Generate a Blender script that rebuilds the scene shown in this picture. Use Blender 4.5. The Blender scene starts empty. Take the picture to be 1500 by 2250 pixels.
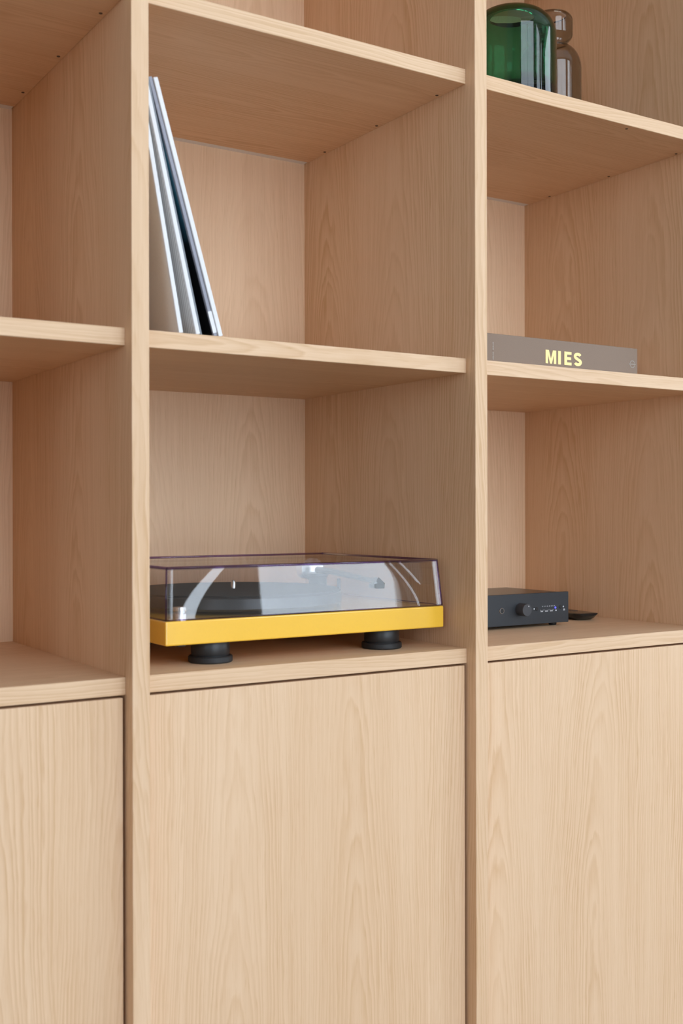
import bpy, bmesh, math, random
from mathutils import Vector, Matrix

C = bpy.context.scene.collection
sc = bpy.context.scene
random.seed(7)

# ------------------------------------------------------------------ camera
cam_d = bpy.data.cameras.new('camera')
cam = bpy.data.objects.new('camera', cam_d)
C.objects.link(cam)
fw = Vector((0.5390315, 0.8422854, -0.00060515))
rt = Vector((0.8422832, -0.5390316, -0.0020050))
up = Vector((0.0020150, -0.00057105, 0.9999978))
m = Matrix.Identity(4)
for i, v in enumerate((rt, up, -fw)):
    m[0][i], m[1][i], m[2][i] = v
m.translation = Vector((-0.5118975, -1.2009291, 1.0874765))
cam.matrix_world = m
cam_d.sensor_fit = 'HORIZONTAL'
cam_d.sensor_width = 24.0
cam_d.lens = 2508.4146 / 1500 * 24.0
cam_d.clip_start = 0.02
cam_d.dof.use_dof = True
cam_d.dof.focus_distance = 1.74
cam_d.dof.aperture_fstop = 6.3
sc.camera = cam

# ------------------------------------------------------------------ sky, exposure, light through the windows
SKY = 10.0
w = bpy.data.worlds.new('sky')
sc.world = w
w.use_nodes = True
bg = w.node_tree.nodes['Background']
bg.inputs['Color'].default_value = (0.84, 0.945, 1.07, 1)
bg.inputs['Strength'].default_value = SKY
sc.view_settings.view_transform = 'Standard'
sc.view_settings.look = 'None'
sc.view_settings.gamma = 1.0
sc.view_settings.use_curve_mapping = False
sc.view_settings.exposure = -0.86
try:
    sc.cycles.use_denoising = True
    sc.cycles.adaptive_threshold = 0.02
    sc.cycles.max_bounces = 12
    sc.cycles.diffuse_bounces = 6
    sc.cycles.glossy_bounces = 4
    sc.cycles.transmission_bounces = 10
    sc.cycles.transparent_max_bounces = 16
    sc.cycles.sample_clamp_indirect = 8.0
except Exception:
    pass

# room numbers
RX0, RX1, RY0, RY1, RZ = -3.0, 5.6, -4.6, 0.50, 4.60
WINDOWS = [(-1.00, 2.00, 0.08, 4.30), (2.70, 3.82, 0.72, 4.30), (4.22, 4.62, 0.60, 4.30)]     # x0, x1, z0, z1 in the wall facing the shelves; narrow last one added for a cover streak


def portal(x0, x1, z0, z1):
    l = bpy.data.lights.new('window_portal', 'AREA')
    l.shape = 'RECTANGLE'
    l.size, l.size_y = x1 - x0, z1 - z0
    l.cycles.is_portal = True
    o = bpy.data.objects.new('window_portal', l)
    C.objects.link(o)
    o.location = ((x0 + x1) / 2, RY0 - 0.02, (z0 + z1) / 2)
    o.rotation_euler = (math.radians(90), 0, 0)     # shines towards +y, into the room


for q in WINDOWS:
    portal(*q)
SIDE_WINDOWS = [(RX0, -1, -4.2, -2.5, 0.75, 2.45), (RX1, 1, -3.9, -1.3, 0.60, 4.30)]     # x of the wall, outward sign, y0, y1, z0, z1
for xw, sg, y0, y1, z0, z1 in SIDE_WINDOWS:
    l = bpy.data.lights.new('side_window_portal', 'AREA')
    l.shape = 'RECTANGLE'
    l.size, l.size_y = y1 - y0, z1 - z0
    l.cycles.is_portal = True
    o = bpy.data.objects.new('side_window_portal', l)
    C.objects.link(o)
    o.location = (xw + sg * 0.02, (y0 + y1) / 2, (z0 + z1) / 2)
    o.rotation_euler = (math.radians(90), 0, math.radians(90 * sg))      # shines into the room

# ------------------------------------------------------------------ materials
MATS = {}


def new_mat(name):
    m_ = bpy.data.materials.new(name)
    m_.use_nodes = True
    nt = m_.node_tree
    for n in list(nt.nodes):
        if n.type != 'OUTPUT_MATERIAL':
            nt.nodes.remove(n)
    MATS[name] = m_
    return m_, nt, nt.nodes, nt.links


def principled(nt, col=(0.8, 0.8, 0.8), rough=0.5, metal=0.0, spec=0.5, coat=0.0):
    b = nt.nodes.new('ShaderNodeBsdfPrincipled')
    b.inputs['Base Color'].default_value = (*col, 1)
    b.inputs['Roughness'].default_value = rough
    b.inputs['Metallic'].default_value = metal
    b.inputs['Specular IOR Level'].default_value = spec
    b.inputs['Coat Weight'].default_value = coat
    b.inputs['Coat Roughness'].default_value = 0.12
    out = [n for n in nt.nodes if n.type == 'OUTPUT_MATERIAL'][0]
    nt.links.new(b.outputs[0], out.inputs['Surface'])
    return b


def paint(name, col, rough=0.5, metal=0.0, spec=0.5, noise=0.04, scale=300, bump=0.0, coat=0.0):
    """plain coloured surface with a little procedural mottling"""
    m_, nt, N, L = new_mat(name)
    b = principled(nt, col, rough, metal, spec, coat)
    tc = N.new('ShaderNodeTexCoord')
    nz = N.new('ShaderNodeTexNoise')
    nz.inputs['Scale'].default_value = scale
    nz.inputs['Detail'].default_value = 3
    L.new(tc.outputs['Object'], nz.inputs['Vector'])
    mp = N.new('ShaderNodeMapRange')
    mp.inputs['From Min'].default_value = 0.3
    mp.inputs['From Max'].default_value = 0.7
    mp.inputs['To Min'].default_value = 1 - noise
    mp.inputs['To Max'].default_value = 1 + noise
    L.new(nz.outputs['Fac'], mp.inputs['Value'])
    sc_ = N.new('ShaderNodeVectorMath')
    sc_.operation = 'SCALE'
    sc_.inputs[0].default_value = col
    L.new(mp.outputs[0], sc_.inputs['Scale'])
    L.new(sc_.outputs['Vector'], b.inputs['Base Color'])
    if bump:
        bp = N.new('ShaderNodeBump')
        bp.inputs['Strength'].default_value = bump
        bp.inputs['Distance'].default_value = 0.0005
        L.new(nz.outputs['Fac'], bp.inputs['Height'])
        L.new(bp.outputs[0], b.inputs['Normal'])
    return m_


def oak(name, grain, light=(0.755, 0.53, 0.347), dark=(0.625, 0.395, 0.222), leaf=0.205, h0=0.012, tilt=0.045,
        contrast=1.0):
    """veneered oak: straight streaks at the sides of each veneer leaf, nested cathedral arches in its middle.
    grain: 'z' runs upright, 'x' runs along the shelf."""
    m_, nt, N, L = new_mat(name)
    b = principled(nt, light, 0.5, 0.0, 0.2)

    def val(v):
        n = N.new('ShaderNodeValue')
        n.outputs[0].default_value = v
        return n.outputs[0]

    def mth(op, a, b_=None, c=None):
        n = N.new('ShaderNodeMath')
        n.operation = op
        for i_, s in enumerate((a, b_, c)):
            if s is None:
                continue
            if isinstance(s, (int, float)):
                n.inputs[i_].default_value = s
            else:
                L.new(s, n.inputs[i_])
        return n.outputs[0]

    def comb(x, y, z):
        n = N.new('ShaderNodeCombineXYZ')
        for i_, s in enumerate((x, y, z)):
            if isinstance(s, (int, float)):
                n.inputs[i_].default_value = s
            else:
                L.new(s, n.inputs[i_])
        return n.outputs[0]

    def noise(vec, detail=2.0, rough=0.5, scale=1.0):
        n = N.new('ShaderNodeTexNoise')
        n.inputs['Scale'].default_value = scale
        n.inputs['Detail'].default_value = detail
        n.inputs['Roughness'].default_value = rough
        L.new(vec, n.inputs['Vector'])
        return n.outputs['Fac']

    tc = N.new('ShaderNodeTexCoord')
    sp = N.new('ShaderNodeSeparateXYZ')
    L.new(tc.outputs['Object'], sp.inputs[0])
    x, y, z = sp.outputs
    oi = N.new('ShaderNodeObjectInfo')
    rnd = oi.outputs['Random']
    if grain == 'z':
        u, l = mth('ADD', x, y), z
    else:
        u, l = mth('ADD', y, z), x
    us = mth('ADD', mth('DIVIDE', u, leaf), mth('MULTIPLY', rnd, 3.0))
    cell = mth('FLOOR', us)
    uu = mth('MULTIPLY', mth('SUBTRACT', mth('SUBTRACT', us, cell), 0.5), leaf)      # metres from the leaf's middle
    wn = N.new('ShaderNodeTexWhiteNoise')
    wn.noise_dimensions = '2D'
    L.new(comb(cell, mth('MULTIPLY', rnd, 91.0), 0.0), wn.inputs['Vector'])
    cr = wn.outputs['Value']
    seed = mth('MULTIPLY', mth('ADD', cr, rnd), 37.0)
    # off-centre heart, meandering slowly along the grain
    wander = noise(comb(seed, mth('MULTIPLY', l, 1.6), 3.1), 1.0)
    uc = mth('ADD', uu, mth('MULTIPLY', mth('SUBTRACT', wander, 0.5), 0.05))
    uc = mth('ADD', uc, mth('MULTIPLY', mth('SUBTRACT', cr, 0.5), 0.05))
    hn = noise(comb(seed, mth('MULTIPLY', l, 3.5), 7.7), 2.0)
    h = mth('ADD', mth('ADD', mth('MULTIPLY', l, tilt), h0), mth('MULTIPLY', mth('SUBTRACT', hn, 0.5), 0.022))
    r = mth('SQRT', mth('ADD', mth('MULTIPLY', uc, uc), mth('MULTIPLY', h, h)))
    warp = noise(comb(mth('MULTIPLY', uu, 45.0), mth('MULTIPLY', l, 7.0), seed), 3.0, 0.55)
    r2 = mth('ADD', r, mth('MULTIPLY', mth('SUBTRACT', warp, 0.5), 0.0085))
    t = mth('DIVIDE', r2, 0.0044)
    irr = noise(comb(mth('MULTIPLY', r, 150.0), seed, 0.0), 1.0)
    t = mth('ADD', t, mth('MULTIPLY', irr, 2.2))
    s = mth('FRACT', t)
    # early wood rises softly, late wood drops quickly
    ring = mth('MULTIPLY', mth('POWER', s, 1.8), mth('SUBTRACT', 1.0, mth('SMOOTH_MAX', mth('MULTIPLY', mth('SUBTRACT', s, 0.8), 5.0), 0.0, 0.15)))
    fade = noise(comb(mth('MULTIPLY', uu, 14.0), mth('MULTIPLY', l, 2.2), mth('ADD', seed, 11.0)), 2.0)
    mr = N.new('ShaderNodeMapRange')
    mr.inputs['From Min'].default_value = 0.30
    mr.inputs['From Max'].default_value = 0.70
    mr.inputs['To Min'].default_value = 0.25
    mr.inputs['To Max'].default_value = 1.2
    L.new(fade, mr.inputs['Value'])
    ring = mth('MULTIPLY', ring, mr.outputs[0])
    # fine streaks and pores
    streak = noise(comb(mth('MULTIPLY', u, 420.0), mth('MULTIPLY', l, 5.0), seed), 3.0, 0.6)
    streak2 = noise(comb(mth('MULTIPLY', u, 90.0), mth('MULTIPLY', l, 1.5), seed), 2.0, 0.5)
    pore = noise(comb(mth('MULTIPLY', u, 900.0), mth('MULTIPLY', l, 34.0), seed), 1.0, 0.5)
    pr = N.new('ShaderNodeMapRange')
    pr.inputs['From Min'].default_value = 0.60
    pr.inputs['From Max'].default_value = 0.74
    pr.inputs['To Min'].default_value = 0.0
    pr.inputs['To Max'].default_value = 0.34
    L.new(pore, pr.inputs['Value'])
    broad = noise(comb(mth('MULTIPLY', u, 5.0), mth('MULTIPLY', l, 0.9), seed), 2.0)
    f = mth('MULTIPLY', ring, 1.05 * contrast)
    f = mth('ADD', f, mth('MULTIPLY', mth('SUBTRACT', streak, 0.5), 0.75 * contrast))
    f = mth('ADD', f, mth('MULTIPLY', mth('SUBTRACT', streak2, 0.5), 0.45 * contrast))
    f = mth('ADD', f, mth('MULTIPLY', mth('SUBTRACT', broad, 0.5), 0.5))
    f = mth('ADD', f, mth('MULTIPLY', mth('SUBTRACT', cr, 0.5), 0.16))
    f = mth('ADD', f, pr.outputs[0])
    f = mth('ADD', f, 0.10)
    cl = N.new('ShaderNodeClamp')
    cl.inputs['Min'].default_value = -0.25
    cl.inputs['Max'].default_value = 1.15
    L.new(f, cl.inputs['Value'])
    mix = N.new('ShaderNodeMix')
    mix.data_type = 'RGBA'
    mix.clamp_factor = False
    mix.inputs['A'].default_value = (*light, 1)
    mix.inputs['B'].default_value = (*dark, 1)
    L.new(cl.outputs[0], mix.inputs['Factor'])
    L.new(mix.outputs['Result'], b.inputs['Base Color'])
    bp = N.new('ShaderNodeBump')
    bp.inputs['Strength'].default_value = 0.10
    bp.inputs['Distance'].default_value = 0.0004
    bp.invert = True
    L.new(mth('ADD', mth('MULTIPLY', streak, 0.5), pr.outputs[0]), bp.inputs['Height'])
    L.new(bp.outputs[0], b.inputs['Normal'])
    return m_


OAKZ = oak('oak_upright_grain', 'z')
OAKB = oak('oak_back_painted_light', 'z', light=(0.83, 0.592, 0.395), dark=(0.68, 0.445, 0.265), contrast=0.8)  # extra light on the back panels, painted in as a paler oak
OAKX = oak('oak_lying_grain', 'x', leaf=0.17, tilt=0.03)


def clear(name, tint, ior=1.49, rough=0.0):
    """clear sheet: Fresnel reflection over straight transmission"""
    m_, nt, N, L = new_mat(name)
    out = [n for n in N if n.type == 'OUTPUT_MATERIAL'][0]
    tr = N.new('ShaderNodeBsdfTransparent')
    tr.inputs['Color'].default_value = (*tint, 1)
    gl = N.new('ShaderNodeBsdfGlossy')
    gl.inputs['Roughness'].default_value = rough
    fr = N.new('ShaderNodeFresnel')
    geo = N.new('ShaderNodeNewGeometry')
    io = N.new('ShaderNodeMapRange')          # a thin sheet: the far side of it reflects like the near side
    io.inputs['To Min'].default_value = ior
    io.inputs['To Max'].default_value = 1.0 / ior
    L.new(geo.outputs['Backfacing'], io.inputs['Value'])
    L.new(io.outputs[0], fr.inputs['IOR'])
    mx = N.new('ShaderNodeMixShader')
    L.new(fr.outputs[0], mx.inputs[0])
    L.new(tr.outputs[0], mx.inputs[1])
    L.new(gl.outputs[0], mx.inputs[2])
    L.new(mx.outputs[0], out.inputs['Surface'])
    return m_


def glass(name, absorb, density, ior=1.5):
    m_, nt, N, L = new_mat(name)
    out = [n for n in N if n.type == 'OUTPUT_MATERIAL'][0]
    g = N.new('ShaderNodeBsdfGlass')
    g.inputs['Roughness'].default_value = 0.0
    g.inputs['IOR'].default_value = ior
    L.new(g.outputs[0], out.inputs['Surface'])
    va = N.new('ShaderNodeVolumeAbsorption')
    va.inputs['Color'].default_value = (*absorb, 1)
    va.inputs['Density'].default_value = density
    L.new(va.outputs[0], out.inputs['Volume'])
    return m_


PANE = clear('window_glass', (0.99, 0.995, 0.99), 1.5)
ACRYLIC = clear('clear_acrylic', (0.988, 0.986, 0.99), 1.64)
ACRYLIC_EDGE = clear('violet_acrylic_edge', (0.56, 0.46, 0.68), 1.49)
GREEN_GLASS = glass('green_glass', (0.16, 0.62, 0.42), 235)
SMOKE_GLASS = glass('smoky_glass', (0.30, 0.23, 0.10), 230)
WHITE_WALL = paint('grey_wall_paint', (0.42, 0.40, 0.38), 0.9, noise=0.01, scale=40)
CEIL = paint('pale_ceiling_paint', (0.55, 0.55, 0.54), 0.95, noise=0.01, scale=40)
FLOORM = oak('oak_floor', 'x', light=(0.30, 0.19, 0.11), dark=(0.22, 0.13, 0.075), leaf=0.14)
FRAME = paint('window_frame_paint', (0.75, 0.75, 0.74), 0.5, noise=0.01)
YELLOW = paint('yellow_satin_lacquer', (0.90, 0.52, 0.045), 0.25, noise=0.012, spec=0.5, coat=0.8)
BLACK_PLASTIC = paint('black_plastic', (0.012, 0.012, 0.013), 0.42, noise=0.1)
BLACK_RUBBER = paint('black_rubber', (0.010, 0.010, 0.011), 0.55, noise=0.1)
BLACK_FELT = paint('black_felt_mat', (0.016, 0.016, 0.015), 0.95, noise=0.25, scale=900, bump=0.4)
PLATTER_M = paint('dark_metal_platter', (0.05, 0.052, 0.055), 0.35, metal=0.6, noise=0.04)
SILVER = paint('brushed_silver', (0.65, 0.65, 0.66), 0.25, metal=1.0, noise=0.03)
DARK_CHROME = paint('dark_chrome', (0.40, 0.40, 0.40), 0.18, metal=1.0, noise=0.02)
CARBON = paint('carbon_arm_tube', (0.02, 0.02, 0.022), 0.3, noise=0.1, scale=1500)
GREY_STRIP = paint('grey_back_strip', (0.80, 0.81, 0.83), 0.5, noise=0.03)
CAP = paint('dark_screw_cap', (0.09, 0.055, 0.035), 0.6, noise=0.05)
AMP_FACE = paint('blue_black_anodised_face', (0.020, 0.023, 0.028), 0.5, noise=0.05, scale=1500, spec=0.5)
AMP_CASE = paint('black_metal_case', (0.018, 0.018, 0.019), 0.28, noise=0.05, spec=0.5)
KNOB_M = paint('grey_black_knob', (0.045, 0.045, 0.05), 0.45, noise=0.05)
WHITE_PRINT = paint('white_print', (0.55, 0.56, 0.58), 0.6, noise=0.02)
REMOTE_M = paint('glossy_black_shell', (0.010, 0.010, 0.010), 0.18, noise=0.05)
BOOK_CLOTH = paint('grey_brown_book_cloth', (0.232, 0.160, 0.115), 0.7, noise=0.05, scale=900, bump=0.1)
PAPER = paint('page_paper', (0.75, 0.72, 0.66), 0.9, noise=0.06, scale=700)
GOLD = paint('pale_yellow_foil', (1.0, 0.78, 0.33), 0.5, noise=0.02)
FAINT = paint('faint_grey_print', (0.33, 0.29, 0.25), 0.7, noise=0.03)
CARD_WHITE = paint('white_card', (0.76, 0.77, 0.79), 0.6, noise=0.02)
CARD_GREY = paint('light_grey_card', (0.86, 0.86, 0.86), 0.6, noise=0.02)
CARD_LILAC = paint('lilac_grey_card', (0.30, 0.31, 0.37), 0.6, noise=0.05)
CARD_DARK = paint('slate_grey_card', (0.22, 0.24, 0.27), 0.6, noise=0.05)


def hatched():
    m_, nt, N, L = new_mat('grey_hatched_card')
    b = principled(nt, (0.5, 0.49, 0.48), 0.6)
    tc = N.new('ShaderNodeTexCoord')
    wv = N.new('ShaderNodeTexWave')
    wv.wave_type = 'BANDS'
    wv.bands_direction = 'DIAGONAL'
    wv.inputs['Scale'].default_value = 90
    L.new(tc.outputs['Object'], wv.inputs['Vector'])
    mx = N.new('ShaderNodeMix')
    mx.data_type = 'RGBA'
    mx.inputs['A'].default_value = (0.58, 0.56, 0.55, 1)
    mx.inputs['B'].default_value = (0.82, 0.81, 0.80, 1)
    L.new(wv.outputs['Fac'], mx.inputs['Factor'])
    L.new(mx.outputs['Result'], b.inputs['Base Color'])
    return m_


def night_print():
    """printed cover: black at the foot, sea blue in the middle, slate above"""
    m_, nt, N, L = new_mat('black_and_blue_printed_card')
    b = principled(nt, (0.02, 0.02, 0.02), 0.35)
    tc = N.new('ShaderNodeTexCoord')
    sp = N.new('ShaderNodeSeparateXYZ')
    L.new(tc.outputs['Object'], sp.inputs[0])
    nz = N.new('ShaderNodeTexNoise')
    nz.inputs['Scale'].default_value = 24
    nz.inputs['Detail'].default_value = 4
    L.new(tc.outputs['Object'], nz.inputs['Vector'])
    a = N.new('ShaderNodeMath')
    a.operation = 'MULTIPLY_ADD'
    L.new(nz.outputs['Fac'], a.inputs[0])
    a.inputs[1].default_value = 0.07
    L.new(sp.outputs['Z'], a.inputs[2])
    cr = N.new('ShaderNodeValToRGB')
    e = cr.color_ramp.elements
    e[0].position, e[0].color = 0.30, (0.002, 0.002, 0.003, 1)
    e[1].position, e[1].color = 1.0, (0.10, 0.12, 0.15, 1)
    for p_, c_ in ((0.40, (0.006, 0.014, 0.020, 1)), (0.54, (0.05, 0.22, 0.32, 1)), (0.68, (0.14, 0.48, 0.64, 1)), (0.82, (0.18, 0.30, 0.38, 1))):
        n = e.new(p_)
        n.color = c_
    dv = N.new('ShaderNodeMath')
    dv.operation = 'DIVIDE'
    L.new(a.outputs[0], dv.inputs[0])
    dv.inputs[1].default_value = 0.36
    L.new(dv.outputs[0], cr.inputs['Fac'])
    L.new(cr.outputs['Color'], b.inputs['Base Color'])
    return m_


HATCH, NIGHT = hatched(), night_print()


def led_mat():
    m_, nt, N, L = new_mat('blue_indicator')
    b = principled(nt, (0.05, 0.05, 0.4), 0.4)
    b.inputs['Emission Color'].default_value = (0.10, 0.10, 1.0, 1)
    b.inputs['Emission Strength'].default_value = 3.0
    return m_


LED = led_mat()


# ------------------------------------------------------------------ mesh helpers
def obj(name, bm, mat, parent=None, loc=None, smooth=False, mats=None):
    """link a bmesh as ONE mesh object; vertices are in world metres and are moved to the origin loc"""
    me = bpy.data.meshes.new(name)
    if loc is None:
        loc = (0, 0, 0)
    bmesh.ops.translate(bm, verts=bm.verts, vec=-Vector(loc))
    bm.normal_update()
    bm.to_mesh(me)
    bm.free()
    for mm in (mats or [mat]):
        me.materials.append(mm)
    if smooth:
        for p in me.polygons:
            p.use_smooth = True
    o = bpy.data.objects.new(name, me)
    C.objects.link(o)
    o.location = loc
    if parent is not None:
        o.parent = parent
        wl = Vector((0, 0, 0))
        q = parent
        while q is not None:
            wl += q.location
            q = q.parent
        o.location = Vector(loc) - wl
    return o


def bm_box(bm, x0, x1, y0, y1, z0, z1, bev=0.0, seg=1):
    r = bmesh.ops.create_cube(bm, size=1.0)
    vs = r['verts']
    for v in vs:
        v.co = Vector((x0 + (v.co.x + .5) * (x1 - x0), y0 + (v.co.y + .5) * (y1 - y0), z0 + (v.co.z + .5) * (z1 - z0)))
    if bev:
        es = list({e for v in vs for e in v.link_edges})
        bmesh.ops.bevel(bm, geom=es, offset=bev, segments=seg, affect='EDGES', profile=0.5)


def box(name, x0, x1, y0, y1, z0, z1, mat, parent=None, bev=0.0, seg=1):
    bm = bmesh.new()
    bm_box(bm, x0, x1, y0, y1, z0, z1, bev, seg)
    return obj(name, bm, mat, parent, (x0, y0, z0))


def bm_lathe(bm, prof, cx=0, cy=0, z=0, n=48, close=False):
    """prof: (radius, height) from bottom up the outside; radius 0 makes a pole"""
    rings = []
    for r, h in prof:
        if r <= 1e-7:
            rings.append([bm.verts.new((cx, cy, z + h))])
        else:
            rings.append([bm.verts.new((cx + r * math.cos(2 * math.pi * k / n), cy + r * math.sin(2 * math.pi * k / n), z + h)) for k in range(n)])
    pairs = list(zip(rings[:-1], rings[1:]))
    if close:
        pairs.append((rings[-1], rings[0]))
    for a, b in pairs:
        for k in range(n):
            k2 = (k + 1) % n
            if len(a) == 1 and len(b) == 1:
                continue
            if len(a) == 1:
                bm.faces.new((a[0], b[k2], b[k]))
            elif len(b) == 1:
                bm.faces.new((a[k], a[k2], b[0]))
            else:
                bm.faces.new((a[k], a[k2], b[k2], b[k]))


def smooth_by_angle(o, deg=35):
    me = o.data
    for p in me.polygons:
        p.use_smooth = True
    bm = bmesh.new()
    bm.from_mesh(me)
    for e in bm.edges:
        if len(e.link_faces) == 2 and e.calc_face_angle(0) > math.radians(deg):
            e.smooth = False
    bm.to_mesh(me)
    bm.free()


def lathe(name, prof, cx, cy, z, mat, parent=None, n=48, close=False, deg=35):
    bm = bmesh.new()
    bm_lathe(bm, prof, cx, cy, z, n, close)
    bmesh.ops.recalc_face_normals(bm, faces=bm.faces)
    o = obj(name, bm, mat, parent, (cx, cy, z))
    smooth_by_angle(o, deg)
    return o


def bm_tube(bm, pts, rad, n=12, caps=True):
    pts = [Vector(p) for p in pts]
    rings = []
    for i, p in enumerate(pts):
        d = (pts[min(i + 1, len(pts) - 1)] - pts[max(i - 1, 0)]).normalized()
        a = d.orthogonal().normalized() if abs(d.z) > .9 else d.cross(Vector((0, 0, 1))).normalized()
        b = d.cross(a).normalized()
        r = rad[i] if isinstance(rad, (list, tuple)) else rad
        rings.append([bm.verts.new(p + a * r * math.cos(2 * math.pi * k / n) + b * r * math.sin(2 * math.pi * k / n)) for k in range(n)])
    for a, b in zip(rings[:-1], rings[1:]):
        for k in range(n):
            bm.faces.new((a[k], a[(k + 1) % n], b[(k + 1) % n], b[k]))
    if caps:
        bm.faces.new(rings[0])
        bm.faces.new(list(reversed(rings[-1])))


def tube(name, pts, rad, mat, parent=None, n=12, loc=None):
    bm = bmesh.new()
    bm_tube(bm, pts, rad, n)
    bmesh.ops.recalc_face_normals(bm, faces=bm.faces)
    o = obj(name, bm, mat, parent, loc or pts[0])
    smooth_by_angle(o, 40)
    return o


def thing(name, label, cat, loc=(0, 0, 0), group=None):
    o = bpy.data.objects.new(name, None)
    o.empty_display_size = 0.05
    C.objects.link(o)
    o.location = loc
    o['label'] = label
    o['category'] = cat
    if group:
        o['group'] = group
    return o


def tag(o, label, cat, group=None):
    o['label'] = label
    o['category'] = cat
    if group:
        o['group'] = group
    return o


def structure(o):
    o['kind'] = 'structure'
    return o


# ------------------------------------------------------------------ the room
structure(box('floor', RX0, RX1, RY0, RY1, -0.06, 0.0, FLOORM))
structure(box('ceiling', RX0, RX1, RY0, RY1, RZ, RZ + 0.06, CEIL))
structure(box('wall_back', RX0, RX1, RY1, RY1 + 0.12, 0, RZ, WHITE_WALL))
for (xw, sg, y0, y1, z0, z1), nm in zip(SIDE_WINDOWS, ('wall_left', 'wall_right')):
    xa, xb = min(xw, xw + sg * 0.2), max(xw, xw + sg * 0.2)
    bm = bmesh.new()
    bm_box(bm, xa, xb, RY0, y0, 0, RZ)
    bm_box(bm, xa, xb, y1, RY1, 0, RZ)
    bm_box(bm, xa, xb, y0, y1, 0, z0)
    bm_box(bm, xa, xb, y0, y1, z1, RZ)
    structure(obj(nm, bm, WHITE_WALL))
bm = bmesh.new()
xs = RX0
for x0, x1, z0, z1 in WINDOWS:
    bm_box(bm, xs, x0, RY0 - 0.2, RY0, 0, RZ)
    bm_box(bm, x0, x1, RY0 - 0.2, RY0, 0, z0)
    bm_box(bm, x0, x1, RY0 - 0.2, RY0, z1, RZ)
    xs = x1
bm_box(bm, xs, RX1, RY0 - 0.2, RY0, 0, RZ)
structure(obj('wall_front', bm, WHITE_WALL))
for i, (x0, x1, z0, z1) in enumerate(WINDOWS):
    wnd = structure(bpy.data.objects.new('window_%d' % (i + 1), None))
    C.objects.link(wnd)
    wnd.location = ((x0 + x1) / 2, RY0 - 0.1, z0)
    n = (2, 1, 1)[i]
    bw = 0.05
    bm = bmesh.new()
    bm_box(bm, x0, x1, RY0 - 0.13, RY0 - 0.07, z0, z0 + bw)
    bm_box(bm, x0, x1, RY0 - 0.13, RY0 - 0.07, z1 - bw, z1)
    for k in range(n + 1):
        xx = x0 + (x1 - x0 - bw) * k / n
        bm_box(bm, xx, xx + bw, RY0 - 0.13, RY0 - 0.07, z0 + bw, z1 - bw)
    obj('window_frame', bm, FRAME, wnd, (x0, RY0 - 0.13, z0))
    for k in range(n):
        xa = x0 + (x1 - x0 - bw) * k / n + bw
        xb = x0 + (x1 - x0 - bw) * (k + 1) / n
        box('pane', xa, xb, RY0 - 0.105, RY0 - 0.099, z0 + bw, z1 - bw, PANE, wnd)

for i, (xw, sg, y0, y1, z0, z1) in enumerate(SIDE_WINDOWS):
    wnd = structure(bpy.data.objects.new('window_%d' % (i + 4), None))
    C.objects.link(wnd)
    xc = xw + sg * 0.1
    wnd.location = (xc, (y0 + y1) / 2, z0)
    bw = 0.05
    bm = bmesh.new()
    bm_box(bm, xc - 0.03, xc + 0.03, y0, y1, z0, z0 + bw)
    bm_box(bm, xc - 0.03, xc + 0.03, y0, y1, z1 - bw, z1)
    for k in range(2):
        yy = y0 + (y1 - y0 - bw) * k
        bm_box(bm, xc - 0.03, xc + 0.03, yy, yy + bw, z0 + bw, z1 - bw)
    obj('window_frame', bm, FRAME, wnd, (xc, y0, z0))
    box('pane', xc - 0.003, xc + 0.003, y0 + bw, y1 - bw, z0 + bw, z1 - bw, PANE, wnd)

# ------------------------------------------------------------------ the shelving unit
T, W1, W2, D, R, S = 0.02112, 0.4716, 0.4686, 0.4496, 0.0194, 0.02006
ZC, ZB, ZA = 0.88, 1.27576, 1.67032          # undersides of the counter shelf and the two shelves above it
Z2 = ZA + 0.3946
ZTOP = Z2 + 0.3946
X = [-T - 0.2400 - T, -T, W1, W1 + T + W2, W1 + 2 * T + 2 * W2]  # left faces of the uprights
unit = thing('shelving_unit', 'tall built-in pale oak shelving unit with open compartments above flat cabinet doors', 'bookcase', (0.24, 0.22, 0))
for i, x in enumerate(X):
    box('upright_panel', x, x + T, 0.0, D + 0.012, 0.0, ZTOP + S, OAKZ, unit, 0.0006)
cols = [(X[i] + T, X[i + 1]) for i in range(len(X) - 1)]
for x0, x1 in cols:
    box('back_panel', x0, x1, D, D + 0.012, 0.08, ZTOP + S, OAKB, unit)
    box('kick_board', x0, x1, 0.05, 0.068, 0.0, 0.08, OAKX, unit)
    box('shelf', x0, x1, R, D, 0.08, 0.08 + S, OAKX, unit, 0.0006)
    for z in (ZC, ZB, ZA, Z2, ZTOP):
        strip = z == ZA
        sh = box('shelf', x0, x1, R, D - (0.0140 if strip else 0), z, z + S, OAKX, unit, 0.0006)
        if strip:
            box('aluminium_strip', x0, x1 - 0.002, D - 0.0140, D, z + 0.0001, z + S, GREY_STRIP, sh)
            spots = [(xx, yy) for xx in (x0 + 0.0075, x1 - 0.0072) for yy in (0.0745, 0.224, 0.373)]
            if W1 < x0 < 0.6:
                spots.append((0.7944, 0.0315))
            for xx, yy in spots:
                lathe('screw_cap', [(0, -0.0007), (0.0018, -0.0007), (0.0023, -0.0002), (0.0023, 0.001), (0, 0.001)], xx, yy, z, CAP, sh, 14)
    box('cabinet_door', x0 + 0.0035, x1 - 0.0033, R + 0.0004, R + 0.0204, 0.085, ZC - 0.0030, OAKZ, unit, 0.0008, 2)

# ------------------------------------------------------------------ record sleeves leaning in the middle column
SB = ZB + S


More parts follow.
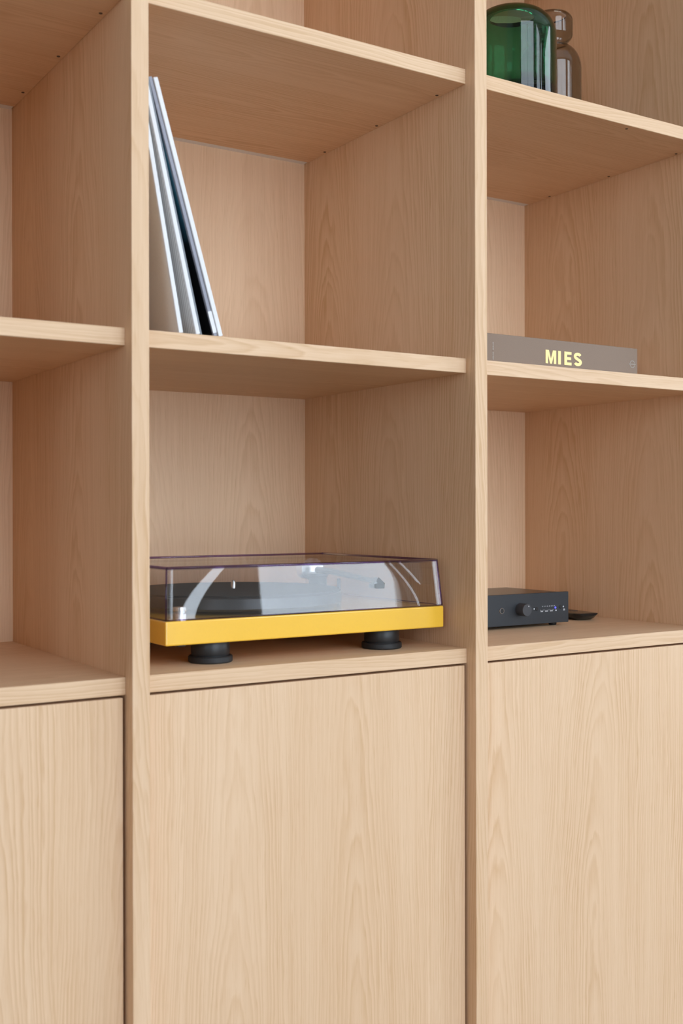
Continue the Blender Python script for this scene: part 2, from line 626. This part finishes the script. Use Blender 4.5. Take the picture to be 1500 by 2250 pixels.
def sleeve(label, right_x, y, lean, th, face, edge, edge_label, size=0.3045, group='record sleeves leaning in the middle column'):
    a = math.radians(lean)
    bm = bmesh.new()
    bm_box(bm, 0, th, 0.003, size, 0, size, 0.0005)
    o = obj('record_sleeve', bm, None, None, (0, 0, 0), mats=[edge, face])
    for p in o.data.polygons:
        if abs(p.normal.x) > 0.9:
            p.material_index = 1
    bm = bmesh.new()
    bm_box(bm, 0, th, 0, 0.0034, 0, size, 0.0009, 2)
    sp_ = obj('spine', bm, edge, o, (0, 0, 0))
    sp_['label'] = edge_label
    o.location = (right_x - th / math.cos(a), y, SB + 0.0003)
    o.rotation_euler = (0, -a, 0)
    tag(o, label, 'record', group)
    return o


sleeve('leftmost leaning record sleeve with plain light grey face and white spine', 0.0531, 0.0240, 10.1, 0.0055, CARD_GREY, CARD_WHITE, 'white spine', 0.268)
sleeve('second leaning record sleeve from left with finely hatched grey face and white spine', 0.0754, 0.0245, 12.9, 0.0055, HATCH, CARD_WHITE, 'white spine')
sleeve('thin slate-edged record sleeve pressed against the right of the hatched grey sleeve', 0.0786, 0.0262, 12.95, 0.0024, CARD_DARK, CARD_DARK, 'slate grey spine')
s4 = sleeve('record sleeve with black and blue printed face behind the rightmost white sleeve', 0.0988, 0.0265, 15.85, 0.0046, NIGHT, CARD_LILAC, 'lilac grey spine')
bm = bmesh.new()
bm_box(bm, -0.0002, 0.0048, -0.0003, 0.0003, 0.004, 0.030)
lb = obj('spine_label', bm, CARD_WHITE, s4, (0, 0, 0))
lb.location = (0, 0, 0)
lb['label'] = 'small white label at the foot of the spine'
sleeve('rightmost leaning record sleeve with white spine, next to the empty part of the shelf', 0.1056, 0.0250, 15.9, 0.0057, CARD_WHITE, CARD_WHITE, 'white spine')

# ------------------------------------------------------------------ turntable
FL = ZC + S
PX0, PX1, PY0, PY1, PZ0, PZ1 = 0.0425, 0.4582, 0.0530, 0.373, 0.9272, 0.9565
tt = thing('turntable', 'yellow turntable with clear dust cover and black feet on the middle counter shelf', 'turntable', (0.25, 0.213, FL))
box('plinth', PX0, PX1, PY0, PY1, PZ0, PZ1, YELLOW, tt, 0.0018, 3)
for fx, fy in ((0.1185, 0.0885), (0.3795, 0.0905), (0.1185, 0.33), (0.3795, 0.33)):
    ft = lathe('foot', [(0, 0.0095), (0.0236, 0.0095), (0.0241, 0.0105), (0.0241, 0.0262), (0.0236, 0.0271), (0, 0.0271)], fx, fy, FL, BLACK_PLASTIC, tt, 48)
    lathe('foot_ring', [(0, 0), (0.0262, 0), (0.0277, 0.0014), (0.0277, 0.0072), (0.0266, 0.0085), (0.0226, 0.0085), (0.0226, 0.0096), (0, 0.0096)], fx, fy, FL, BLACK_RUBBER, ft, 48)
box('power_switch', 0.0655, 0.0755, 0.068, 0.084, PZ0 - 0.0035, PZ0 + 0.001, BLACK_PLASTIC, tt, 0.0008)
pcx, pcy = 0.2150, 0.2130
lathe('sub_platter', [(0, 0), (0.075, 0), (0.075, 0.0045), (0, 0.0045)], pcx, pcy, PZ1, BLACK_PLASTIC, tt, 48)
pl = lathe('platter', [(0, 0), (0.146, 0), (0.150, 0.003), (0.150, 0.016), (0.1485, 0.0175), (0, 0.0175)], pcx, pcy, PZ1 + 0.0045, PLATTER_M, tt, 96)
lathe('felt_mat', [(0, 0), (0.147, 0), (0.1475, 0.0012), (0.147, 0.0024), (0, 0.0024)], pcx, pcy, PZ1 + 0.0220, BLACK_FELT, pl, 96)
lathe('spindle', [(0, 0), (0.0036, 0), (0.0036, 0.009), (0.002, 0.012), (0, 0.0125)], pcx, pcy, PZ1 + 0.0238, SILVER, pl, 16)
lathe('motor_pulley', [(0, 0), (0.009, 0), (0.009, 0.006), (0.007, 0.008), (0.009, 0.010), (0.009, 0.014), (0, 0.015)], 0.076, 0.086, PZ1, SILVER, tt, 24)
ax, ay = 0.405, 0.300
ab = lathe('arm_base', [(0, 0), (0.024, 0), (0.024, 0.006), (0.014, 0.008), (0.014, 0.030), (0.016, 0.032), (0.016, 0.036), (0, 0.036)], ax, ay, PZ1, BLACK_PLASTIC, tt, 32)
arm = tube('tonearm', [(ax, ay, PZ1 + 0.041), (ax - 0.010, ay - 0.06, PZ1 + 0.041), (ax - 0.042, ay - 0.215, PZ1 + 0.036)], [0.0052, 0.0048, 0.0040], CARBON, tt, 14)
tube('counterweight', [(ax + 0.004, ay + 0.022, PZ1 + 0.041), (ax + 0.0085, ay + 0.048, PZ1 + 0.041)], 0.0180, SILVER, arm, 28)
tube('headshell', [(ax - 0.042, ay - 0.215, PZ1 + 0.036), (ax - 0.050, ay - 0.240, PZ1 + 0.034)], [0.006, 0.008], BLACK_PLASTIC, arm, 4)
box('cartridge', ax - 0.057, ax - 0.042, ay - 0.242, ay - 0.224, PZ1 + 0.0275, PZ1 + 0.034, BLACK_PLASTIC, arm, 0.001)
tube('arm_rest', [(ax - 0.022, ay - 0.095, PZ1), (ax - 0.022, ay - 0.095, PZ1 + 0.033)], 0.0028, BLACK_PLASTIC, tt, 12)
for hx in (0.105, 0.395):
    box('hinge', hx - 0.014, hx + 0.014, PY1 - 0.010, PY1 + 0.003, PZ1 - 0.006, PZ1 + 0.018, BLACK_PLASTIC, tt, 0.001)

# dust cover: five thin walls of clear acrylic, tapering to the top, mouth downwards
CB = PZ1 + 0.0012
CT = 1.0198
b0 = [Vector((0.0438, 0.0550, CB)), Vector((0.4566, 0.0550, CB)), Vector((0.4566, 0.367, CB)), Vector((0.0438, 0.367, CB))]
t0 = [Vector((0.0470, 0.0605, CT)), Vector((0.4520, 0.0605, CT)), Vector((0.4520, 0.363, CT)), Vector((0.0470, 0.363, CT))]


def warp_front(s_, v):
    """moulded front: the sheet swings inward close to both ends, further out at the foot than at the top"""
    dd = 0.0
    for side in (0, 1):
        e = s_ if side == 0 else 1 - s_
        c0 = 0.070 + 0.110 * v ** 1.6                      # where the bend sits
        k = (c0 - e) / 0.035
        dd += 0.0017 / (1 + math.exp(-k * 4.0))
    edge = min(1.0, s_ / 0.02, (1 - s_) / 0.02)
    return dd * max(0.0, edge)


def sheet(bm, p00, p10, p11, p01, th, nu=1, nv=1, fn=None):
    n = (p10 - p00).cross(p01 - p00).normalized()        # outward
    g = [[], []]
    for j in range(nv + 1):
        for k in range(2):
            row = []
            for i in range(nu + 1):
                s_, v = i / nu, j / nv
                p = (p00 * (1 - s_) + p10 * s_) * (1 - v) + (p01 * (1 - s_) + p11 * s_) * v
                d_ = fn(s_, v) if fn else 0.0
                row.append(bm.verts.new(p - n * (d_ + (th if k else 0.0))))
            g[k].append(row)
    for j in range(nv):
        for i in range(nu):
            o_, q_ = g[0], g[1]
            bm.faces.new((o_[j][i], o_[j][i + 1], o_[j + 1][i + 1], o_[j + 1][i]))
            bm.faces.new((q_[j][i], q_[j + 1][i], q_[j + 1][i + 1], q_[j][i + 1]))


bm = bmesh.new()
TH = 0.0028
sheet(bm, b0[0], b0[1], t0[1], t0[0], TH, 160, 20, warp_front)
sheet(bm, b0[1], b0[2], t0[2], t0[1], TH)
sheet(bm, b0[2], b0[3], t0[3], t0[2], TH)
sheet(bm, b0[3], b0[0], t0[0], t0[3], TH)
sheet(bm, t0[0], t0[1], t0[2], t0[3], TH)
cover = obj('dust_cover', bm, ACRYLIC, tt, (0.25, 0.21, CB), smooth=True)
cover['label'] = 'clear acrylic dust cover with violet edges'
bm = bmesh.new()


def bar(bm, a, b, r):
    bm_tube(bm, [a, b], r, 8)


for i in range(4):
    j = (i + 1) % 4
    bar(bm, t0[i], t0[j], 0.0017)
    bar(bm, b0[i].lerp(t0[i], 0.0), t0[i], 0.00125)
    bar(bm, b0[i], b0[j], 0.0007)
bmesh.ops.recalc_face_normals(bm, faces=bm.faces)
ed = obj('cover_edge', bm, ACRYLIC_EDGE, cover, (0.25, 0.21, CB), smooth=True)
ed['label'] = 'violet tinted edge'

# ------------------------------------------------------------------ amplifier
AX0, AX1, AY, AZ0, AZ1 = 0.6100, 0.8147, 0.180, 0.9051, 0.9549
amp = thing('amplifier', 'compact blue-black amplifier with volume knob on the right counter shelf', 'amplifier', (0.712, 0.25, FL))
fp = box('front_panel', AX0, AX1, AY, AY + 0.006, AZ0, AZ1, AMP_FACE, amp, 0.0006, 2)
box('case', AX0 + 0.0125, AX1 - 0.0125, AY + 0.006, 0.3195, AZ0 + 0.002, AZ1 - 0.0004, AMP_CASE, amp, 0.0008, 2)
for fx, fy in ((0.630, 0.1965), (0.7945, 0.1965), (0.630, 0.300), (0.7945, 0.300)):
    lathe('foot', [(0, 0), (0.0058, 0), (0.0066, 0.0015), (0.0066, AZ0 + 0.0025 - FL), (0, AZ0 + 0.0025 - FL)], fx, fy, FL, BLACK_RUBBER, amp, 20)


def facing(o, x, y, z):
    """turn a lathe built along +z at the origin to face the room (-y) and put it at x, y, z"""
    o.rotation_euler = (math.radians(90), 0, 0)
    wl = Vector((0, 0, 0))
    q = o.parent
    while q is not None:
        wl += q.location
        q = q.parent
    o.location = Vector((x, y, z)) - wl
    return o


def face_lathe(name, prof, x, y, z, mat, parent, n=32):
    o = lathe(name, prof, 0, 0, 0, mat, None, n)
    o.parent = parent
    return facing(o, x, y, z)


kn = face_lathe('volume_knob', [(0, 0), (0.0100, 0), (0.0100, 0.0155), (0.0094, 0.0168), (0, 0.0168)], 0.7100, AY, 0.9305, KNOB_M, amp, 40)
kn['label'] = 'round dark volume knob'
mk = face_lathe('pointer_mark', [(0, 0), (0.0010, 0), (0.0010, 0.0003), (0, 0.0003)], 0.7120, AY - 0.0168, 0.9360, WHITE_PRINT, kn, 12)
mk.location = (0.0030, 0.0058, 0.0167)
mk.rotation_euler = (0, 0, 0)
jk = face_lathe('headphone_jack', [(0.0033, -0.0035), (0.0033, 0.0004), (0.0037, 0.0010), (0.0045, 0.0010), (0.0050, 0.0005), (0.0050, -0.0010)], 0.6716, AY, 0.9297, DARK_CHROME, amp, 32)
jk['label'] = 'chrome ringed socket'
face_lathe('socket_hole', [(0, 0.0002), (0.0031, 0.0002), (0.0031, 0.0001), (0, 0.0001)], 0.6716, AY, 0.9297, BLACK_RUBBER, amp, 24)
for bx, bz in ((0.7446, 0.9296), (0.7967, 0.9307)):
    face_lathe('push_button', [(0, 0), (0.0030, 0), (0.0030, 0.0007), (0.0026, 0.0010), (0, 0.0010)], bx, AY, bz, BLACK_PLASTIC, amp, 20)
for bx, bz in ((0.7394, 0.9297), (0.8030, 0.9307)):
    face_lathe('status_dot', [(0, 0), (0.0013, 0), (0.0013, 0.0003), (0, 0.0003)], bx, AY, bz, WHITE_PRINT, amp, 12)
led = face_lathe('indicator_light', [(0, 0), (0.0017, 0), (0.0015, 0.0007), (0, 0.0009)], 0.7854, AY, 0.9298, LED, amp, 16)
led['label'] = 'lit blue indicator light'
# printed captions: too small to read, a row of numerals over bracketed captions
bm = bmesh.new()


def mark(bm, x, z, w_, h_):
    bm_box(bm, x - w_ / 2, x + w_ / 2, AY - 0.00015, AY + 0.0001, z - h_ / 2, z + h_ / 2)


for k in range(8):
    mark(bm, 0.7570 + k * 0.00385, 0.9329, 0.0011, 0.0014)
for cx_, hw in ((0.7560, 0.0030), (0.7662, 0.0036), (0.7768, 0.0036)):
    mark(bm, cx_, 0.9247, hw * 1.7, 0.0012)
    mark(bm, cx_, 0.9262, hw * 2, 0.0003)
    mark(bm, cx_ - hw, 0.9269, 0.0004, 0.0015)
    mark(bm, cx_ + hw, 0.9269, 0.0004, 0.0015)
mark(bm, 0.7868, 0.9252, 0.0026, 0.0022)
mark(bm, 0.8046, 0.9266, 0.0034, 0.0011)
mark(bm, 0.8048, 0.9250, 0.0040, 0.0011)
obj('printed_captions', bm, WHITE_PRINT, amp, (0.757, AY, 0.93))

# ------------------------------------------------------------------ remote control lying behind the amplifier
rl, rw, rh = 0.160, 0.046, 0.0125
secs = []
bm = bmesh.new()
NS = 17
for i in range(NS):
    t_ = i / (NS - 1)
    yy = t_ * rl
    e = min(t_, 1 - t_) * rl                        # distance to the nearer end
    k = math.sqrt(max(0.0, 1 - (1 - min(1, e / 0.020)) ** 2))
    hw = rw / 2 * (0.80 + 0.20 * k)
    zb = rh * 0.62 * (1 - k)
    ring = []
    for (a_, b_) in ((-1.0, 0.86), (-0.97, 0.62), (-0.82, 0.26), (-0.55, 0.05), (0, 0), (0.55, 0.05), (0.82, 0.26), (0.97, 0.62), (1.0, 0.86), (0.96, 0.97), (0.80, 1.0), (0, 1.02), (-0.80, 1.0), (-0.96, 0.97)):
        ring.append(bm.verts.new((a_ * hw, yy, zb + b_ * (rh - zb))))
    secs.append(ring)
for a_, b_ in zip(secs[:-1], secs[1:]):
    for k in range(len(a_)):
        bm.faces.new((a_[k], a_[(k + 1) % len(a_)], b_[(k + 1) % len(b_)], b_[k]))
bm.faces.new(secs[0])
bm.faces.new(list(reversed(secs[-1])))
bmesh.ops.recalc_face_normals(bm, faces=bm.faces)
rc = obj('remote_control', bm, REMOTE_M, None, (0, 0, 0))
smooth_by_angle(rc, 50)
rc.location = (0.8925, 0.212, FL)
rc.rotation_euler = (0, 0, math.radians(-9.5))
tag(rc, 'glossy black remote control lying on the counter behind the amplifier', 'remote')
bm = bmesh.new()
bm_lathe(bm, [(0, 0), (0.0085, 0), (0.0082, 0.0004), (0.0070, 0.0006), (0, 0.0006)], 0, 0, 0, 28)
bmesh.ops.recalc_face_normals(bm, faces=bm.faces)
o = obj('round_button', bm, KNOB_M, rc, (0, 0, 0))
smooth_by_angle(o, 40)
o.location = (0.004, 0.052, rh * 1.012)

# ------------------------------------------------------------------ book
BX0, BX1, BY, BT = 0.5352, 0.8400, 0.0528, 0.0446
book = thing('book', 'thick grey-brown hardback lettered MIES in pale yellow, lying on the right shelf', 'book', (0.69, 0.17, SB))
z0 = SB + 0.0002
bm = bmesh.new()
bm_box(bm, BX0, BX1, BY, BY + 0.0035, z0, z0 + BT, 0.0009, 2)
spn = obj('spine', bm, BOOK_CLOTH, book, (BX0, BY, z0))
box('cover_board', BX0, BX1, BY + 0.0035, BY + 0.250, z0, z0 + 0.0032, BOOK_CLOTH, book, 0.0006)
box('cover_board', BX0, BX1, BY + 0.0035, BY + 0.250, z0 + BT - 0.0032, z0 + BT, BOOK_CLOTH, book, 0.0006)
box('page_block', BX0 + 0.004, BX1 - 0.004, BY + 0.0036, BY + 0.246, z0 + 0.0033, z0 + BT - 0.0033, PAPER, book)


def stroke(bm, pts, width, y, depth=0.0004, closed=False):
    """flat stroke of constant width through 2D points (x, z), standing a hair proud of the face at y"""
    n = len(pts)
    P = [Vector((p[0], p[1])) for p in pts]
    rows = []
    for i in range(n):
        a = P[(i - 1) % n] if (closed or i > 0) else P[i]
        b = P[(i + 1) % n] if (closed or i < n - 1) else P[i]
        d = (b - a).normalized()
        nn = Vector((-d.y, d.x)) * width / 2
        q = []
        for s_, yy in ((1, y - depth), (-1, y - depth), (-1, y + 0.0001), (1, y + 0.0001)):
            c = P[i] + nn * s_
            q.append(bm.verts.new((c.x, yy, c.y)))
        rows.append(q)
    rng = range(n if closed else n - 1)
    for i in rng:
        a, b = rows[i], rows[(i + 1) % n]
        for k in range(4):
            bm.faces.new((a[k], a[(k + 1) % 4], b[(k + 1) % 4], b[k]))
    if not closed:
        bm.faces.new(rows[0])
        bm.faces.new(list(reversed(rows[-1])))


def poly(bm, pts, y, depth=0.0004):
    f_ = [bm.verts.new((p[0], y - depth, p[1])) for p in pts]
    b_ = [bm.verts.new((p[0], y + 0.0001, p[1])) for p in pts]
    bm.faces.new(f_)
    bm.faces.new(list(reversed(b_)))
    for i in range(len(pts)):
        j = (i + 1) % len(pts)
        bm.faces.new((f_[i], b_[i], b_[j], f_[j]))


def letter_mesh(ch):
    """unit height bold grotesque capitals"""
    bm = bmesh.new()
    if ch == 'I':
        poly(bm, [(0, 0), (.24, 0), (.24, 1), (0, 1)], 0)
    if ch == 'M':
        for q in ([(0, 0), (.22, 0), (.22, 1), (0, 1)], [(.76, 0), (.98, 0), (.98, 1), (.76, 1)],
                  [(.22, 1), (.22, .66), (.405, 0), (.49, 0), (.49, .36), (.30, 1)], [(.76, 1), (.68, 1), (.49, .36), (.49, 0), (.575, 0), (.76, .66)]):
            poly(bm, q, 0)
    if ch == 'E':
        poly(bm, [(0, 0), (.24, 0), (.24, 1), (0, 1)], 0)
        for a, b, w_ in ((0, .21, .64), (.40, .60, .60), (.79, 1, .64)):
            poly(bm, [(.24, a), (w_, a), (w_, b), (.24, b)], 0)
    if ch == 'S':
        pts = []
        for k in range(0, 13):
            a = math.radians(20 + 235 * k / 12)
            pts.append((.34 + .235 * math.cos(a), .715 + .180 * math.sin(a)))
        for k in range(0, 13):
            a = math.radians(75 - 235 * k / 12)
            pts.append((.34 + .245 * math.cos(a), .285 + .180 * math.sin(a)))
        stroke(bm, pts, .225, 0)
    return bm


lh = 0.0199
for ch, x_, sx in (('M', 0.6474, 0.94), ('I', 0.6722, 1.0), ('E', 0.6848, 1.0), ('S', 0.7040, 1.05)):
    bm = letter_mesh(ch)
    for v in bm.verts:
        v.co = Vector((v.co.x * lh * 1.14 * sx, v.co.y, v.co.z * lh))
    bmesh.ops.recalc_face_normals(bm, faces=bm.faces)
    o = obj('letter', bm, GOLD, spn, (0, 0, 0))
    o.location = Vector((x_, BY, 1.3050)) - Vector((BX0, BY, z0))
    o['label'] = 'pale yellow letter ' + ch
bm = bmesh.new()
ex, ez = 0.8286, 1.3157
for sgn in (1, -1):
    stroke(bm, [(ex + 0.0048 * math.cos(math.radians(a)), ez + sgn * (0.0012 + 0.0040 * math.sin(math.radians(a)))) for a in range(0, 181, 20)], 0.0011, BY, 0.0002)
stroke(bm, [(ex - 0.0072, ez), (ex + 0.0072, ez)], 0.0014, BY, 0.0002)
bmesh.ops.recalc_face_normals(bm, faces=bm.faces)
o = obj('printed_emblem', bm, FAINT, spn, (ex, BY, ez))
o['label'] = 'faint round emblem with a cross bar'
bm = bmesh.new()
zz = 1.3035
while zz < 1.3285:
    hgt = random.choice((0.0011, 0.0014, 0.0017))
    if not 1.3135 < zz < 1.3152:
        poly(bm, [(0.5462, zz), (0.5486, zz), (0.5486, zz + hgt * .8), (0.5462, zz + hgt * .8)], BY, 0.0002)
    zz += hgt + 0.0006
bmesh.ops.recalc_face_normals(bm, faces=bm.faces)
o = obj('printed_line', bm, FAINT, spn, (0.5474, BY, 1.315))
o['label'] = 'faint small upright line of print'

# ------------------------------------------------------------------ glass vases on the upper right shelf
SA = ZA + S


def vase_profile(outer, wall, base):
    """closed glass section: outer profile upward, then the inner wall down to a thick base"""
    n = len(outer)
    inner = []
    for i in range(n):
        a = Vector(outer[max(i - 1, 0)])
        b = Vector(outer[min(i + 1, n - 1)])
        d = (b - a).normalized()
        nn = Vector((-d.y, d.x))
        q = Vector(outer[i]) + nn * wall
        inner.append((max(q.x, 0.0), q.y))
    lip_o, lip_i = outer[-1], inner[-1]
    mid = ((lip_o[0] + lip_i[0]) / 2 , (lip_o[1] + lip_i[1]) / 2 )
    inn = [p for p in reversed(inner) if p[1] > base]
    return [(0, 0)] + list(outer) + [mid] + inn + [(inn[-1][0] * 0.93, base * 0.92 + 0.002), (inn[-1][0] * 0.7, base * 0.80), (0, base * 0.78)]


def arc(cx, cz, rx, rz, a0, a1, n):
    return [(cx + rx * math.cos(math.radians(a0 + (a1 - a0) * k / n)), cz + rz * math.sin(math.radians(a0 + (a1 - a0) * k / n))) for k in range(n + 1)]


gh = 0.1490
outer = [(0.050, 0.0)] + arc(0.056, 0.010, 0.010, 0.010, -90, 0, 5) + [(0.0662, 0.04), (0.0666, 0.07)] + arc(0.0286, gh - 0.040, 0.038, 0.040, 0, 78, 12)
gv = lathe('glass_vase', vase_profile(outer, 0.0080, 0.024), 0.6355, 0.112, SA, GREEN_GLASS, None, 72, deg=70)
tag(gv, 'wide green glass vase with rounded shoulders and open mouth on the upper right shelf', 'vase')

outer = [(0.036, 0.0)] + arc(0.0415, 0.007, 0.007, 0.007, -90, 0, 5) + [(0.0492, 0.06), (0.0490, 0.11)] + arc(0.017, 0.123, 0.032, 0.041, 0, 72, 10)
outer += [(0.0245, 0.1665), (0.0285, 0.1710)] + arc(0.0265, 0.182, 0.0085, 0.010, -50, 0, 4) + [(0.0352, 0.196)] + arc(0.0232, 0.203, 0.0120, 0.012, 0, 80, 7)
sv = lathe('glass_vase', vase_profile(outer, 0.0026, 0.014), 0.7975, 0.200, SA, SMOKE_GLASS, None, 64, deg=70)
tag(sv, 'smoky grey glass bottle vase with bulb neck, standing behind the green vase', 'vase')
